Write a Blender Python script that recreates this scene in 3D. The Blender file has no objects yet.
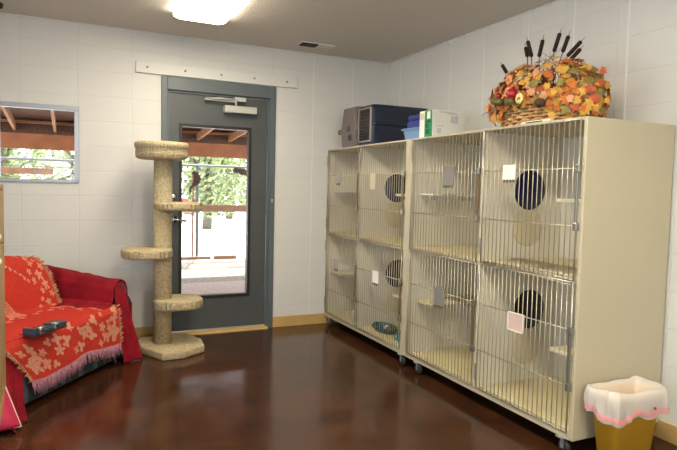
import bpy, bmesh, math, random
from mathutils import Vector as V, Matrix, noise
random.seed(7)
S = bpy.context.scene
C = S.collection
PI = math.pi

# ------------------------------------------------------------------ materials
def mat(name, col, rough=.6, metal=0., var=0., vscale=8., bump=0., bscale=60., spec=.5, col2=None, coat=0., emit=None, estr=0.):
    m = bpy.data.materials.new(name); m.use_nodes = True
    nt = m.node_tree; b = nt.nodes['Principled BSDF']
    b.inputs['Base Color'].default_value = (*col, 1); b.inputs['Roughness'].default_value = rough
    b.inputs['Metallic'].default_value = metal; b.inputs['Specular IOR Level'].default_value = spec
    b.inputs['Coat Weight'].default_value = coat
    if emit:
        b.inputs['Emission Color'].default_value = (*emit, 1); b.inputs['Emission Strength'].default_value = estr
    if var or col2 or bump:
        tc = nt.nodes.new('ShaderNodeTexCoord')
    if var or col2:
        n = nt.nodes.new('ShaderNodeTexNoise'); n.inputs['Scale'].default_value = vscale; n.inputs['Detail'].default_value = 6
        nt.links.new(tc.outputs['Object'], n.inputs['Vector'])
        r = nt.nodes.new('ShaderNodeValToRGB')
        c2 = col2 or tuple(c*(1-var) for c in col)
        r.color_ramp.elements[0].position = .35; r.color_ramp.elements[1].position = .65
        r.color_ramp.elements[0].color = (*c2, 1); r.color_ramp.elements[1].color = (*col, 1)
        nt.links.new(n.outputs['Fac'], r.inputs['Fac']); nt.links.new(r.outputs['Color'], b.inputs['Base Color'])
    if bump:
        n2 = nt.nodes.new('ShaderNodeTexNoise'); n2.inputs['Scale'].default_value = bscale; n2.inputs['Detail'].default_value = 4
        nt.links.new(tc.outputs['Object'], n2.inputs['Vector'])
        bp = nt.nodes.new('ShaderNodeBump'); bp.inputs['Strength'].default_value = bump; bp.inputs['Distance'].default_value = .02
        nt.links.new(n2.outputs['Fac'], bp.inputs['Height']); nt.links.new(bp.outputs['Normal'], b.inputs['Normal'])
    return m

def block_mat(name, axis, shift):
    m = mat(name, (.64, .63, .60), .55)
    nt = m.node_tree; b = nt.nodes['Principled BSDF']; L = nt.links
    tc = nt.nodes.new('ShaderNodeTexCoord'); sp = nt.nodes.new('ShaderNodeSeparateXYZ'); cb = nt.nodes.new('ShaderNodeCombineXYZ')
    L.new(tc.outputs['Object'], sp.inputs[0])
    ad = nt.nodes.new('ShaderNodeMath'); ad.operation = 'ADD'; ad.inputs[1].default_value = shift
    L.new(sp.outputs[axis], ad.inputs[0]); L.new(ad.outputs[0], cb.inputs[0]); L.new(sp.outputs['Z'], cb.inputs[1])
    br = nt.nodes.new('ShaderNodeTexBrick'); br.offset = 0.0; br.squash = 1.0
    br.inputs['Scale'].default_value = 1; br.inputs['Brick Width'].default_value = .4064; br.inputs['Row Height'].default_value = .2016
    br.inputs['Mortar Size'].default_value = .006; br.inputs['Mortar Smooth'].default_value = 1.0
    br.inputs['Color1'].default_value = (.65, .64, .605, 1); br.inputs['Color2'].default_value = (.63, .62, .59, 1); br.inputs['Mortar'].default_value = (.615, .605, .575, 1)
    L.new(cb.outputs[0], br.inputs['Vector'])
    L.new(br.outputs['Color'], b.inputs['Base Color'])
    n = nt.nodes.new('ShaderNodeTexNoise'); n.inputs['Scale'].default_value = 45; L.new(tc.outputs['Object'], n.inputs['Vector'])
    mx = nt.nodes.new('ShaderNodeMath'); mx.operation = 'MULTIPLY_ADD'; mx.inputs[1].default_value = -1.0
    ns = nt.nodes.new('ShaderNodeMath'); ns.operation = 'MULTIPLY'; ns.inputs[1].default_value = .25
    L.new(n.outputs['Fac'], ns.inputs[0]); L.new(br.outputs['Fac'], mx.inputs[0]); L.new(ns.outputs[0], mx.inputs[2])
    bp = nt.nodes.new('ShaderNodeBump'); bp.inputs['Strength'].default_value = .30; bp.inputs['Distance'].default_value = .006
    L.new(mx.outputs[0], bp.inputs['Height']); L.new(bp.outputs['Normal'], b.inputs['Normal'])
    return m

def floor_mat():
    m = mat('stained_concrete', (.05, .02, .01), .16)
    nt = m.node_tree; b = nt.nodes['Principled BSDF']; L = nt.links
    tc = nt.nodes.new('ShaderNodeTexCoord')
    n1 = nt.nodes.new('ShaderNodeTexNoise'); n1.inputs['Scale'].default_value = 3.4; n1.inputs['Detail'].default_value = 14; n1.inputs['Roughness'].default_value = .74; n1.inputs['Distortion'].default_value = .6
    L.new(tc.outputs['Object'], n1.inputs['Vector'])
    r = nt.nodes.new('ShaderNodeValToRGB'); e = r.color_ramp.elements
    e[0].position = .32; e[0].color = (.020, .0080, .0042, 1); e[1].position = .74; e[1].color = (.105, .038, .0145, 1)
    x = e.new(.52); x.color = (.050, .018, .0078, 1)
    L.new(n1.outputs['Fac'], r.inputs['Fac']); L.new(r.outputs['Color'], b.inputs['Base Color'])
    n2 = nt.nodes.new('ShaderNodeTexNoise'); n2.inputs['Scale'].default_value = 6; n2.inputs['Detail'].default_value = 8; L.new(tc.outputs['Object'], n2.inputs['Vector'])
    mr = nt.nodes.new('ShaderNodeMapRange'); mr.inputs['To Min'].default_value = .09; mr.inputs['To Max'].default_value = .23
    L.new(n2.outputs['Fac'], mr.inputs['Value']); L.new(mr.outputs[0], b.inputs['Roughness'])
    bp = nt.nodes.new('ShaderNodeBump'); bp.inputs['Strength'].default_value = .05; bp.inputs['Distance'].default_value = .02
    L.new(n2.outputs['Fac'], bp.inputs['Height']); L.new(bp.outputs['Normal'], b.inputs['Normal'])
    return m

def glass_mat():
    m = bpy.data.materials.new('window_glass'); m.use_nodes = True; nt = m.node_tree; nt.nodes.clear()
    o = nt.nodes.new('ShaderNodeOutputMaterial'); mx = nt.nodes.new('ShaderNodeMixShader'); t = nt.nodes.new('ShaderNodeBsdfTransparent')
    g = nt.nodes.new('ShaderNodeBsdfGlossy'); g.inputs['Roughness'].default_value = .02; f = nt.nodes.new('ShaderNodeFresnel'); f.inputs['IOR'].default_value = 1.3
    t.inputs['Color'].default_value = (.95, .97, .96, 1)
    nt.links.new(f.outputs[0], mx.inputs[0]); nt.links.new(t.outputs[0], mx.inputs[1]); nt.links.new(g.outputs[0], mx.inputs[2]); nt.links.new(mx.outputs[0], o.inputs[0])
    return m

def emit_mat(name, col, s):
    m = bpy.data.materials.new(name); m.use_nodes = True; nt = m.node_tree; nt.nodes.clear()
    o = nt.nodes.new('ShaderNodeOutputMaterial'); e = nt.nodes.new('ShaderNodeEmission'); e.inputs[0].default_value = (*col, 1); e.inputs[1].default_value = s
    nt.links.new(e.outputs[0], o.inputs[0]); return m

def film_mat(name, col, alpha, rough=.3):
    m = bpy.data.materials.new(name); m.use_nodes = True; nt = m.node_tree; b = nt.nodes['Principled BSDF']; o = nt.nodes['Material Output']
    b.inputs['Base Color'].default_value = (*col, 1); b.inputs['Roughness'].default_value = rough
    t = nt.nodes.new('ShaderNodeBsdfTransparent'); mx = nt.nodes.new('ShaderNodeMixShader'); mx.inputs[0].default_value = alpha
    nt.links.new(t.outputs[0], mx.inputs[1]); nt.links.new(b.outputs[0], mx.inputs[2]); nt.links.new(mx.outputs[0], o.inputs[0])
    return m

M = dict(
 wallb=block_mat('painted_block_back', 'X', 4.0640+.396+.006), wallr=block_mat('painted_block_right', 'Y', 8.128+.236+.006), walls=block_mat('painted_block_left', 'Y', 0), wallq=block_mat('painted_block_rear', 'X', 8.128),
 ceil=mat('textured_ceiling', (.66, .61, .54), .9, bump=.8, bscale=70), floor=floor_mat(), glass=glass_mat(),
 tan=mat('tan_vinyl', (.53, .34, .12), .5, var=.12), white=mat('white_paint', (.645, .635, .60), .5), joint_highlight=mat('painted_joint_highlight', (.74, .73, .70), .45), bolt=mat('bolt', (.25, .24, .21), .5, .6),
 frame=mat('grey_blue_steel', (.098, .118, .126), .42, var=.05), leaf=mat('grey_steel_leaf', (.070, .078, .079), .42, var=.08), bead=mat('dark_bronze', (.018, .012, .009), .4),
 alu=mat('aluminium', (.36, .37, .40), .35, .7), silver=mat('silver_paint', (.50, .50, .45), .4, .3), chrome=mat('chrome', (.75, .75, .75), .12, 1.), steel=mat('bar_steel', (.44, .395, .31), .33, .6), latchm=mat('latch_steel', (.30, .29, .26), .35, .8), bronze=mat('latch_bronze', (.20, .14, .075), .4, .6),
 cream=mat('cream_laminate', (.49, .435, .30), .45, var=.03, vscale=3), lining=mat('cage_lining', (.70, .66, .55), .4, var=.04), tray=mat('yellow_cream_tray', (.68, .59, .35), .4, var=.04), plate=mat('cream_plate', (.62, .55, .38), .4), disc_reflect=mat('navy_reflection_disc', (.010, .010, .045), .15), blackd=mat('black_disc', (.012, .011, .012), .25),
 edge=mat('cream_edge', (.70, .65, .50), .4),
 cardg=mat('grey_card', (.34, .33, .30), .5), cardc=mat('buff_card', (.50, .45, .31), .6), cardw=mat('white_card', (.80, .77, .71), .5), cardp=mat('pink_card', (.62, .46, .42), .5), cardk=mat('dark_grey_card', (.20, .19, .17), .5),
 carpet=mat('beige_carpet', (.70, .58, .37), .95, col2=(.50, .40, .23), vscale=55, bump=1., bscale=120, spec=.1),
 red=mat('red_blanket', (.27, .006, .016), .85, var=.35, vscale=7, bump=.4, bscale=90, spec=.2), pink=mat('magenta_pillow', (.45, .015, .06), .6, bump=.2),
 thr=mat('red_throw', (.56, .045, .028), .9, var=.12, vscale=40, bump=.5, bscale=220, spec=.1), thc=mat('cream_motif', (.70, .30, .20), .9, var=.2, vscale=60, bump=.5, bscale=220, spec=.1),
 frp=mat('mauve_fringe', (.42, .18, .24), .95, var=.4, vscale=60), frt=mat('tan_fringe', (.52, .25, .13), .95, var=.3, vscale=60),
 piping=mat('piping', (.75, .55, .52), .7), case=mat('dark_blue_plastic', (.022, .035, .05), .3), 
 yellow=mat('yellow_plastic', (.78, .44, .035), .35, var=.05), liner=film_mat('white_liner', (.80, .77, .72), .58, .3), draw=film_mat('pink_drawstring', (.85, .36, .36), .85), trash=mat('trash', (.12, .09, .07), .8), rdot=mat('red_dot', (.5, .01, .02), .5),
 taupe=mat('taupe_plastic', (.14, .112, .107), .5), taupd=mat('dark_taupe', (.07, .05, .05), .5), navy=mat('navy_plastic', (.010, .016, .040), .4), hole=mat('black_hole', (.003, .003, .006), .6), blk=mat('black_wire', (.02, .02, .02), .4), greyp=mat('grey_plastic', (.30, .28, .25), .5),
 tub=mat('light_blue_plastic', (.13, .24, .44), .4), royal=mat('royal_blue', (.018, .030, .19), .6), sky=mat('mid_blue', (.05, .09, .30), .5),
 box=mat('white_carton', (.74, .735, .67), .6), green=mat('green_print', (.005, .22, .075), .55), dgreen=mat('dark_green_print', (.003, .07, .03), .55), grey=mat('grey_print', (.36, .37, .40), .6), lgrey=mat('light_grey_print', (.55, .56, .57), .6), ctape=mat('tan_label', (.55, .49, .36), .6),
 wicker=mat('wicker', (.58, .35, .15), .7, col2=(.40, .20, .07), vscale=30), stem=mat('stem', (.12, .085, .03), .8), cattail=mat('cattail', (.028, .008, .007), .95, bump=.6, bscale=200),
 apple=mat('red_apple', (.33, .006, .012), .3), pear=mat('green_gourd', (.16, .15, .04), .5, var=.5, vscale=12), cone=mat('brown_cone', (.06, .03, .015), .8), cflower=mat('cream_flower', (.75, .60, .25), .8), peach=mat('peach_petal', (.68, .26, .12), .8),
 teal=mat('teal_dish', (.008, .085, .085), .35), teal2=mat('dark_teal', (.004, .035, .04), .4), tealc=mat('teal_cloth', (.02, .25, .28), .9), clear=film_mat('clear_bag', (.80, .84, .85), .45, .15), toy=mat('toy', (.30, .05, .03), .7),
 rubber=mat('black_rubber', (.012, .012, .012), .6), cwheel=mat('grey_wheel', (.30, .32, .35), .4),
 wood=mat('tan_wood', (.33, .21, .07), .55, col2=(.24, .14, .045), vscale=5), kn=mat('pale_knob', (.80, .72, .50), .35), dwood=mat('dark_wood', (.05, .035, .02), .6),
 vent=mat('white_register', (.70, .68, .62), .5), dark=mat('dark_void', (.02, .018, .015), .8),
 beam=mat('orange_stain', (.36, .115, .035), .7, var=.3, vscale=4), rafter=mat('raw_rafter', (.34, .15, .055), .7, var=.3), deck=mat('brown_deck', (.12, .045, .02), .8, col2=(.05, .02, .01), vscale=25),
 mulch=mat('mulch', (.40, .32, .25), .95, col2=(.20, .13, .09), vscale=22), pale=mat('pale_ground', (.78, .74, .70), .95, var=.08, vscale=3), slab=mat('porch_gravel', (.60, .44, .37), .95, col2=(.36, .25, .20), vscale=45), timber=mat('brown_timber', (.34, .17, .085), .85, var=.3),
 galv=mat('galvanised', (.17, .165, .15), .6, .2), bark=mat('bark', (.20, .15, .11), .95, var=.4, vscale=20), fol=mat('foliage', (.33, .37, .16), .8, var=.4, vscale=3), folb=mat('pale_foliage', (.44, .46, .26), .8, var=.35, vscale=3), dry=mat('dry_leaf', (.05, .022, .014), .9), car=mat('red_car_paint', (.55, .05, .05), .25), carg=mat('car_glass', (.03, .03, .035), .1), shed=mat('pale_blue_siding', (.42, .50, .60), .7), stucco=mat('stucco', (.55, .5, .42), .9),
)
LENS = emit_mat('lit_lens', (1., .90, .71), 21.0); LENS_FILL = emit_mat('fill_lens', (1., .90, .71), 37.0)  # second, stronger lens is only for the two added fill fixtures

def plaid():
    m = mat('plaid_upholstery', (.03, .045, .05), .9, spec=.2)
    nt = m.node_tree; L = nt.links; b = nt.nodes['Principled BSDF']
    tc = nt.nodes.new('ShaderNodeTexCoord')
    def wave(d, sc, pos):
        w = nt.nodes.new('ShaderNodeTexWave'); w.bands_direction = d; w.inputs['Scale'].default_value = sc; w.inputs['Phase Offset'].default_value = pos
        L.new(tc.outputs['Object'], w.inputs['Vector']); r = nt.nodes.new('ShaderNodeValToRGB'); r.color_ramp.elements[0].position = .86; r.color_ramp.elements[1].position = .93
        L.new(w.outputs['Fac'], r.inputs['Fac']); return r
    a = wave('X', 3.2, 0); c = wave('Z', 3.4, 1.); d = wave('Y', 3.0, 2.)
    def mix(f, prev, col):
        x = nt.nodes.new('ShaderNodeMixRGB'); L.new(f.outputs['Color'], x.inputs['Fac'])
        if isinstance(prev, tuple): x.inputs[1].default_value = (*prev, 1)
        else: L.new(prev.outputs[0], x.inputs[1])
        x.inputs[2].default_value = (*col, 1); return x
    x = mix(a, (.030, .048, .055), (.12, .135, .135)); x = mix(c, x, (.11, .02, .02)); x = mix(d, x, (.075, .09, .12))
    L.new(x.outputs[0], b.inputs['Base Color']); return m
M['plaid'] = plaid()

# ------------------------------------------------------------------ mesh builder
class MB:
    def __init__(s): s.bm = bmesh.new(); s.mi = 0
    def _n(s, faces, smooth=False):
        for f in faces: f.material_index = s.mi; f.smooth = smooth
    def box(s, x0, x1, y0, y1, z0, z1, bev=0., rot=None, seg=2):
        t = bmesh.new(); bmesh.ops.create_cube(t, size=1)
        sx, sy, sz = abs(x1-x0), abs(y1-y0), abs(z1-z0)
        bmesh.ops.scale(t, vec=(sx, sy, sz), verts=t.verts)
        if bev: bmesh.ops.bevel(t, geom=t.edges, offset=min(bev, sx*.49, sy*.49, sz*.49), segments=seg, affect='EDGES', profile=.5)
        c = V(((x0+x1)/2, (y0+y1)/2, (z0+z1)/2))
        if rot: bmesh.ops.transform(t, matrix=rot, verts=t.verts)
        bmesh.ops.translate(t, vec=c, verts=t.verts); s._merge(t, bev > .01)
        return s
    def _merge(s, t, smooth=False):
        vs = [s.bm.verts.new(v.co) for v in t.verts]
        t.verts.index_update()
        for f in t.faces:
            try:
                g = s.bm.faces.new([vs[v.index] for v in f.verts]); g.material_index = s.mi; g.smooth = smooth
            except ValueError: pass
        t.free()
    def cyl(s, p0, p1, r, r1=None, seg=12, cap=True, smooth=True):
        return s.tube([p0, p1], [r, r if r1 is None else r1], seg, cap, smooth)
    def tube(s, pts, rs, seg=8, cap=True, smooth=True):
        pts = [V(p) for p in pts]
        if not isinstance(rs, (list, tuple)): rs = [rs]*len(pts)
        rings = []; prev = None
        for i, p in enumerate(pts):
            d = (pts[min(i+1, len(pts)-1)]-pts[max(i-1, 0)]).normalized()
            if prev is None:
                a = V((0, 0, 1)) if abs(d.z) < .9 else V((1, 0, 0)); u = d.cross(a).normalized()
            else: u = (prev-d*prev.dot(d)).normalized()
            prev = u; w = d.cross(u)
            rings.append([s.bm.verts.new(p+(u*math.cos(2*PI*k/seg)+w*math.sin(2*PI*k/seg))*rs[i]) for k in range(seg)])
        fs = []
        for a, b in zip(rings, rings[1:]):
            for k in range(seg): fs.append(s.bm.faces.new([a[k], a[(k+1) % seg], b[(k+1) % seg], b[k]]))
        s._n(fs, smooth)
        if cap: s._n([s.bm.faces.new(rings[0][::-1]), s.bm.faces.new(rings[-1])])
        return s
    def lathe(s, c, prof, seg=24, sx=1., sy=1., rot=None, smooth=True):
        c = V(c); rings = []
        for r, z in prof:
            ring = []
            for k in range(seg):
                q = V((r*sx*math.cos(2*PI*k/seg), r*sy*math.sin(2*PI*k/seg), z))
                if rot: q = rot @ q
                ring.append(s.bm.verts.new(c+q))
            rings.append(ring)
        fs = []
        for a, b in zip(rings, rings[1:]):
            for k in range(seg): fs.append(s.bm.faces.new([a[k], a[(k+1) % seg], b[(k+1) % seg], b[k]]))
        s._n(fs, smooth)
        if prof[0][0] > 1e-5: s._n([s.bm.faces.new(rings[0][::-1])])
        if prof[-1][0] > 1e-5: s._n([s.bm.faces.new(rings[-1])])
        return s
    def ball(s, c, r, sx=1, sy=1, sz=1, seg=14, rings=8, rot=None):
        prof = [(max(r*math.sin(PI*i/rings), 1e-4), -r*sz*math.cos(PI*i/rings)) for i in range(rings+1)]
        return s.lathe(c, prof, seg, sx, sy, rot)
    def prism(s, pts, h, axis='z', bev=0.):
        """pts: closed outline in the plane; h=(lo,hi) along axis"""
        t = bmesh.new()
        def P(a, b, c): return {'z': (a, b, c), 'y': (a, c, b), 'x': (c, a, b)}[axis]
        lo = [t.verts.new(P(a, b, h[0])) for a, b in pts]; hi = [t.verts.new(P(a, b, h[1])) for a, b in pts]
        n = len(pts); t.faces.new(lo); t.faces.new(hi)
        for i in range(n): t.faces.new([lo[i], lo[(i+1) % n], hi[(i+1) % n], hi[i]])
        bmesh.ops.recalc_face_normals(t, faces=t.faces)
        if bev: bmesh.ops.bevel(t, geom=t.edges, offset=bev, segments=3, affect='EDGES', profile=.5)
        s._merge(t, bev > .008); return s
    def grid(s, fn, nu, nv, mfn=None, smooth=True):
        vs = [[s.bm.verts.new(fn(i/nu, j/nv)) for j in range(nv+1)] for i in range(nu+1)]
        for i in range(nu):
            for j in range(nv):
                f = s.bm.faces.new([vs[i][j], vs[i+1][j], vs[i+1][j+1], vs[i][j+1]]); f.smooth = smooth
                f.material_index = mfn((i+.5)/nu, (j+.5)/nv) if mfn else s.mi
        return s
    def poly(s, pts, smooth=False):
        f = s.bm.faces.new([s.bm.verts.new(p) for p in pts]); s._n([f], smooth); return s

ORG = {}
def tag(o, label=None, cat=None, group=None, kind=None):
    if label: o['label'] = label
    if cat: o['category'] = cat
    if group: o['group'] = group
    if kind: o['kind'] = kind
    return o
def empty(name, loc, label, cat, group=None, kind=None):
    o = bpy.data.objects.new(name, None); C.objects.link(o); o.location = loc; o.empty_display_size = .1
    ORG[o] = V(loc); return tag(o, label, cat, group, kind)
def obj(name, mb, mats, parent=None, loc=None, thick=0., sub=0, off=0., recalc=True):
    """verts are given in world coordinates; the mesh is stored relative to the thing's origin"""
    if not isinstance(mats, (list, tuple)): mats = [mats]
    org = ORG[parent] if parent else V(loc or (0, 0, 0))
    if recalc: bmesh.ops.recalc_face_normals(mb.bm, faces=mb.bm.faces)
    bmesh.ops.translate(mb.bm, vec=-org, verts=mb.bm.verts)
    me = bpy.data.meshes.new(name); mb.bm.to_mesh(me); mb.bm.free()
    for m in mats: me.materials.append(m)
    o = bpy.data.objects.new(name, me); C.objects.link(o)
    if parent: o.parent = parent
    else: o.location = org
    ORG[o] = org
    if thick: x = o.modifiers.new('solid', 'SOLIDIFY'); x.thickness = thick; x.offset = off
    if sub: x = o.modifiers.new('sub', 'SUBSURF'); x.levels = sub; x.render_levels = sub
    return o
def struct(name, mb, m, parent=None, label=None, cat=None):
    o = obj(name, mb, m, parent)
    if not parent: o['kind'] = 'structure'
    return tag(o, label, cat)

# ------------------------------------------------------------------ camera (fitted to the room's vanishing points)
f_px, yaw, pitch, roll = 574.6464, .4396, .0614, .0230
CAM = V((-2.9124, -5.0943, 1.3096))
cy, sy, cp, sp = math.cos(yaw), math.sin(yaw), math.cos(pitch), math.sin(pitch)
fw = V((sy*cp, cy*cp, -sp)); rt = V((cy, -sy, 0)); up = rt.cross(fw)
r2 = rt*math.cos(roll)+up*math.sin(roll); u2 = up*math.cos(roll)-rt*math.sin(roll)
cam = bpy.data.cameras.new('camera'); co = bpy.data.objects.new('camera', cam); C.objects.link(co)
cam.sensor_width = 36; cam.lens = f_px*36/677; cam.clip_start = .05; cam.clip_end = 200
co.matrix_world = Matrix(((r2.x, u2.x, -fw.x, CAM.x), (r2.y, u2.y, -fw.y, CAM.y), (r2.z, u2.z, -fw.z, CAM.z), (0, 0, 0, 1)))
S.camera = co

# ------------------------------------------------------------------ room shell
H = 2.584; XL = -4.7; YR = -8.0; T = .2
struct('floor', MB().box(XL, 0, YR, 0, -.1, 0), M['floor'], None, 'glossy dark brown stained concrete floor', 'floor')
struct('ceiling', MB().box(XL-T, T, YR-T, T, H, H+.1), M['ceil'], None, 'textured grey beige ceiling over the room', 'ceiling')
def wall_open(a0, a1, holes, put):
    """vertical strips and pieces around rectangular holes (a_lo,a_hi,z_lo,z_hi)"""
    holes = sorted(holes); x = a0
    for h in holes:
        if h[0] > x: put(x, h[0], -.1, H)
        if h[2] > -.1: put(h[0], h[1], -.1, h[2])
        put(h[0], h[1], h[3], H); x = h[1]
    put(x, a1, -.1, H)
DX0, DX1 = -2.20, -1.184
WX0, WX1, WZ0, WZ1 = -3.42, -2.834, 1.312, 1.922
b = MB(); wall_open(XL-T, T, [(DX0+.02, DX1-.02, -.1, 2.21), (WX0, WX1, WZ0, WZ1)], lambda p, q, z0, z1: b.box(p, q, 0, T, z0, z1))
struct('wall_back', b, M['wallb'], None, 'white painted concrete block wall holding the door', 'wall')
struct('wall_right', MB().box(0, T, YR, 0, -.1, H), M['wallr'], None, 'white painted concrete block wall behind the cat cages', 'wall')
b = MB(); wall_open(YR, 0, [(-7.0, -4.7, .95, 1.95), (-4.2, -1.9, .95, 1.95)], lambda p, q, z0, z1: b.box(XL-T, XL, p, q, z0, z1))
struct('wall_left', b, M['walls'], None, 'white block wall at the left side of the room', 'wall')
b = MB(); wall_open(XL-T, T, [(-3.6, -1.6, .95, 1.95)], lambda p, q, z0, z1: b.box(p, q, YR-T, YR, z0, z1))
struct('wall_rear', b, M['wallq'], None, 'white block wall behind the viewer', 'wall')
# baseboards
struct('baseboard_back', MB().box(DX1+.001, -.001, -.012, -.0005, 0, .10, .003), M['tan'], None, 'tan baseboard between the door and the cages', 'baseboard')
struct('baseboard_left', MB().box(XL, DX0-.001, -.012, -.0005, 0, .10, .003), M['tan'], None, 'tan baseboard behind the couch and cat tree', 'baseboard')
struct('baseboard_right', MB().box(-.012, -.0005, YR, -.014, 0, .10, .003), M['tan'], None, 'tan baseboard along the wall behind the cages', 'baseboard')
b = MB(); random.seed(3)
for i in range(60):
    x = -4.5+i*.0765; w = random.uniform(.05, .078); b.box(x, x+w, -random.uniform(.004, .014), -.0002, H-random.uniform(.008, .02), H-.0003, .002)
struct('trim_2', b, M['white'], None, 'rough white caulk line where back wall meets ceiling', 'trim')
b = MB()
for i in range(80):
    y = -.02-i*.0765; w = random.uniform(.05, .078); b.box(-random.uniform(.004, .014), -.0002, y-w, y, H-random.uniform(.008, .02), H-.0003, .002)
struct('trim_3', b, M['white'], None, 'rough white caulk line where right wall meets ceiling', 'trim')
# board over the door
b = MB().box(-2.406, -.983, -.024, -.0005, 2.240, 2.338, .004); o = struct('trim_1', b, M['white'], None, 'white painted board bolted to the wall above the door', 'trim')
for x in (-2.315, -2.005, -1.695, -1.395, -1.085):
    obj('bolt', MB().lathe((x, -.024, 2.29), [(.009, 0), (.009, .004), (.004, .008)], 10, rot=Matrix.Rotation(PI/2, 3, 'X')), M['bolt'], o)
for nm, ys, lab in (('trim_4', (-.236, -.654, -1.05, -1.475, -1.95, -2.354, -2.75), 'added pale strips painting highlights up the right wall joints'),):
    b = MB()
    for y in ys: b.box(-.0035, -.0002, y-.006, y+.006, .11, H-.02, .001)
    struct(nm, b, M['joint_highlight'], None, lab, 'trim')  # strips brighter than the wall paint in highlights along block joints
b = MB()
for x in (-.396, -.812): b.box(x-.005, x+.005, -.003, -.0002, .11, H-.02, .001)
struct('trim_5', b, M['joint_highlight'], None, 'added pale strips painting highlights on back wall joints beside the door', 'trim')  # same painted joint highlights, back wall
# window in back wall
def window(name, axis, a0, a1, z0, z1, pos, label, fr=.035, mull=0):
    b = MB()
    def bx(p, q, s, t):
        if axis == 'x': b.box(p, q, pos-.012, pos+.05, s, t, .004)
        else: b.box(pos-.05, pos+.012, p, q, s, t, .004)
    bx(a0, a1, z1-fr, z1); bx(a0, a1, z0, z0+fr*.75); bx(a0, a0+fr, z0+fr*.75, z1-fr); bx(a1-fr, a1, z0+fr*.75, z1-fr)
    for k in range(mull): c = a0+(a1-a0)*(k+1)/(mull+1); bx(c-.02, c+.02, z0+fr*.75, z1-fr)
    o = struct(name, b, M['alu'], None, label, 'window')
    g = MB()
    if axis == 'x': g.poly([(a0+.02, pos+.03, z0+.02), (a1-.02, pos+.03, z0+.02), (a1-.02, pos+.03, z1-.02), (a0+.02, pos+.03, z1-.02)])
    else: g.poly([(pos-.03, a0+.02, z0+.02), (pos-.03, a1-.02, z0+.02), (pos-.03, a1-.02, z1-.02), (pos-.03, a0+.02, z1-.02)])
    obj('window_pane', g, M['glass'], o); return o
w = window('window_1', 'x', WX0, WX1, WZ0, WZ1, 0, 'small square aluminium framed window above the couch')
obj('window_latch', MB().box(-2.866, -2.848, -.026, -.011, 1.322, 1.345, .003), M['alu'], w)
window('window_2', 'y', -4.2, -1.9, .95, 1.95, XL, 'aluminium window in the left wall', .05, 1)
window('window_3', 'y', -7.0, -4.7, .95, 1.95, XL, 'aluminium window in the left wall behind the viewer', .05, 1)
window('window_4', 'x', -3.6, -1.6, .95, 1.95, YR-.05, 'aluminium window in the rear wall', .05, 1)
# door
d = bpy.data.objects.new('door_1', None); C.objects.link(d); ORG[d] = V((-1.692, 0, 0)); d.location = ORG[d]
tag(d, 'grey steel half glazed door in grey frame', 'door', kind='structure')
b = MB()
b.box(DX0, DX0+.05, -.014, .12, 0, 2.235, .004); b.box(DX1-.05, DX1, -.014, .12, 0, 2.235, .004); b.box(DX0+.05, DX1-.05, -.014, .12, 2.125, 2.235, .004)
b.box(DX0+.05, DX0+.066, .012, .12, 0, 2.125); b.box(DX1-.066, DX1-.05, .012, .028, 0, 2.125); b.box(DX0+.066, DX1-.066, .012, .028, 2.109, 2.125)
obj('door_frame', b, M['frame'], d)
lx0, lx1, lz0, lz1 = DX0+.068, DX1-.068, .03, 2.107
gx0, gx1, gz0, gz1 = -2.045, -1.402, .312, 1.852
ly0, ly1 = .032, .076
b = MB(); b.box(lx0, gx0, ly0, ly1, lz0, lz1); b.box(gx1, lx1, ly0, ly1, lz0, lz1); b.box(gx0, gx1, ly0, ly1, lz0, gz0); b.box(gx0, gx1, ly0, ly1, gz1, lz1)
lf = obj('door_leaf', b, M['leaf'], d)
b = MB(); w = .026
b.box(gx0, gx0+w, ly0-.012, ly1+.01, gz0, gz1, .003); b.box(gx1-w, gx1, ly0-.012, ly1+.01, gz0, gz1, .003); b.box(gx0+w, gx1-w, ly0-.012, ly1+.01, gz0, gz0+w, .003); b.box(gx0+w, gx1-w, ly0-.012, ly1+.01, gz1-w, gz1, .003)
obj('glazing_bead', b, M['bead'], d)
g = MB().poly([(gx0+.01, .054, gz0+.01), (gx1-.01, .054, gz0+.01), (gx1-.01, .054, gz1-.01), (gx0+.01, .054, gz1-.01)]); obj('glass_pane', g, M['glass'], d)
obj('threshold', MB().prism([(-.035, 0), (.12, 0), (.12, .018), (.0, .018)], (DX0+.05, DX1-.05), 'x'), M['tan'], d)
cl = obj('door_closer', MB().box(-1.665, -1.372, -.045, ly0, 1.968, 2.03, .006), M['silver'], d)
b = MB(); b.box(-1.575, -1.47, -.03, .012, 2.072, 2.108, .003); b.cyl((-1.56, -.02, 2.03), (-1.56, -.02, 2.075), .010)
b.box(-1.84, -1.56, -.028, -.008, 2.062, 2.074, .003); b.tube([(-1.83, -.018, 2.078), (-1.70, -.05, 2.082), (-1.53, -.016, 2.086)], .009)
obj('closer_arm', b, M['silver'], cl)
obj('deadbolt', MB().lathe((-2.093, ly0, 1.213), [(.030, 0), (.030, .012), (.020, .022), (.002, .024)], 18, rot=Matrix.Rotation(PI/2, 3, 'X')), M['chrome'], d)
b = MB().lathe((-2.093, ly0, 1.02), [(.036, 0), (.034, .010), (.014, .014), (.012, .045)], 18, rot=Matrix.Rotation(PI/2, 3, 'X')); b.tube([(-2.093, ly0-.042, 1.02), (-2.06, ly0-.050, 1.018), (-1.99, ly0-.048, 1.010)], [.011, .010, .008])
obj('lever_handle', b, M['chrome'], d)
b = MB()
for z in (.30, 1.12, 1.90): b.cyl((DX1-.068, .024, z-.05), (DX1-.068, .024, z+.05), .008)
obj('hinge', b, M['frame'], d)
obj('strike_plate', MB().box(DX1-.032, DX1-.018, -.017, -.0135, 1.18, 1.21), M['silver'], d)

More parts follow.
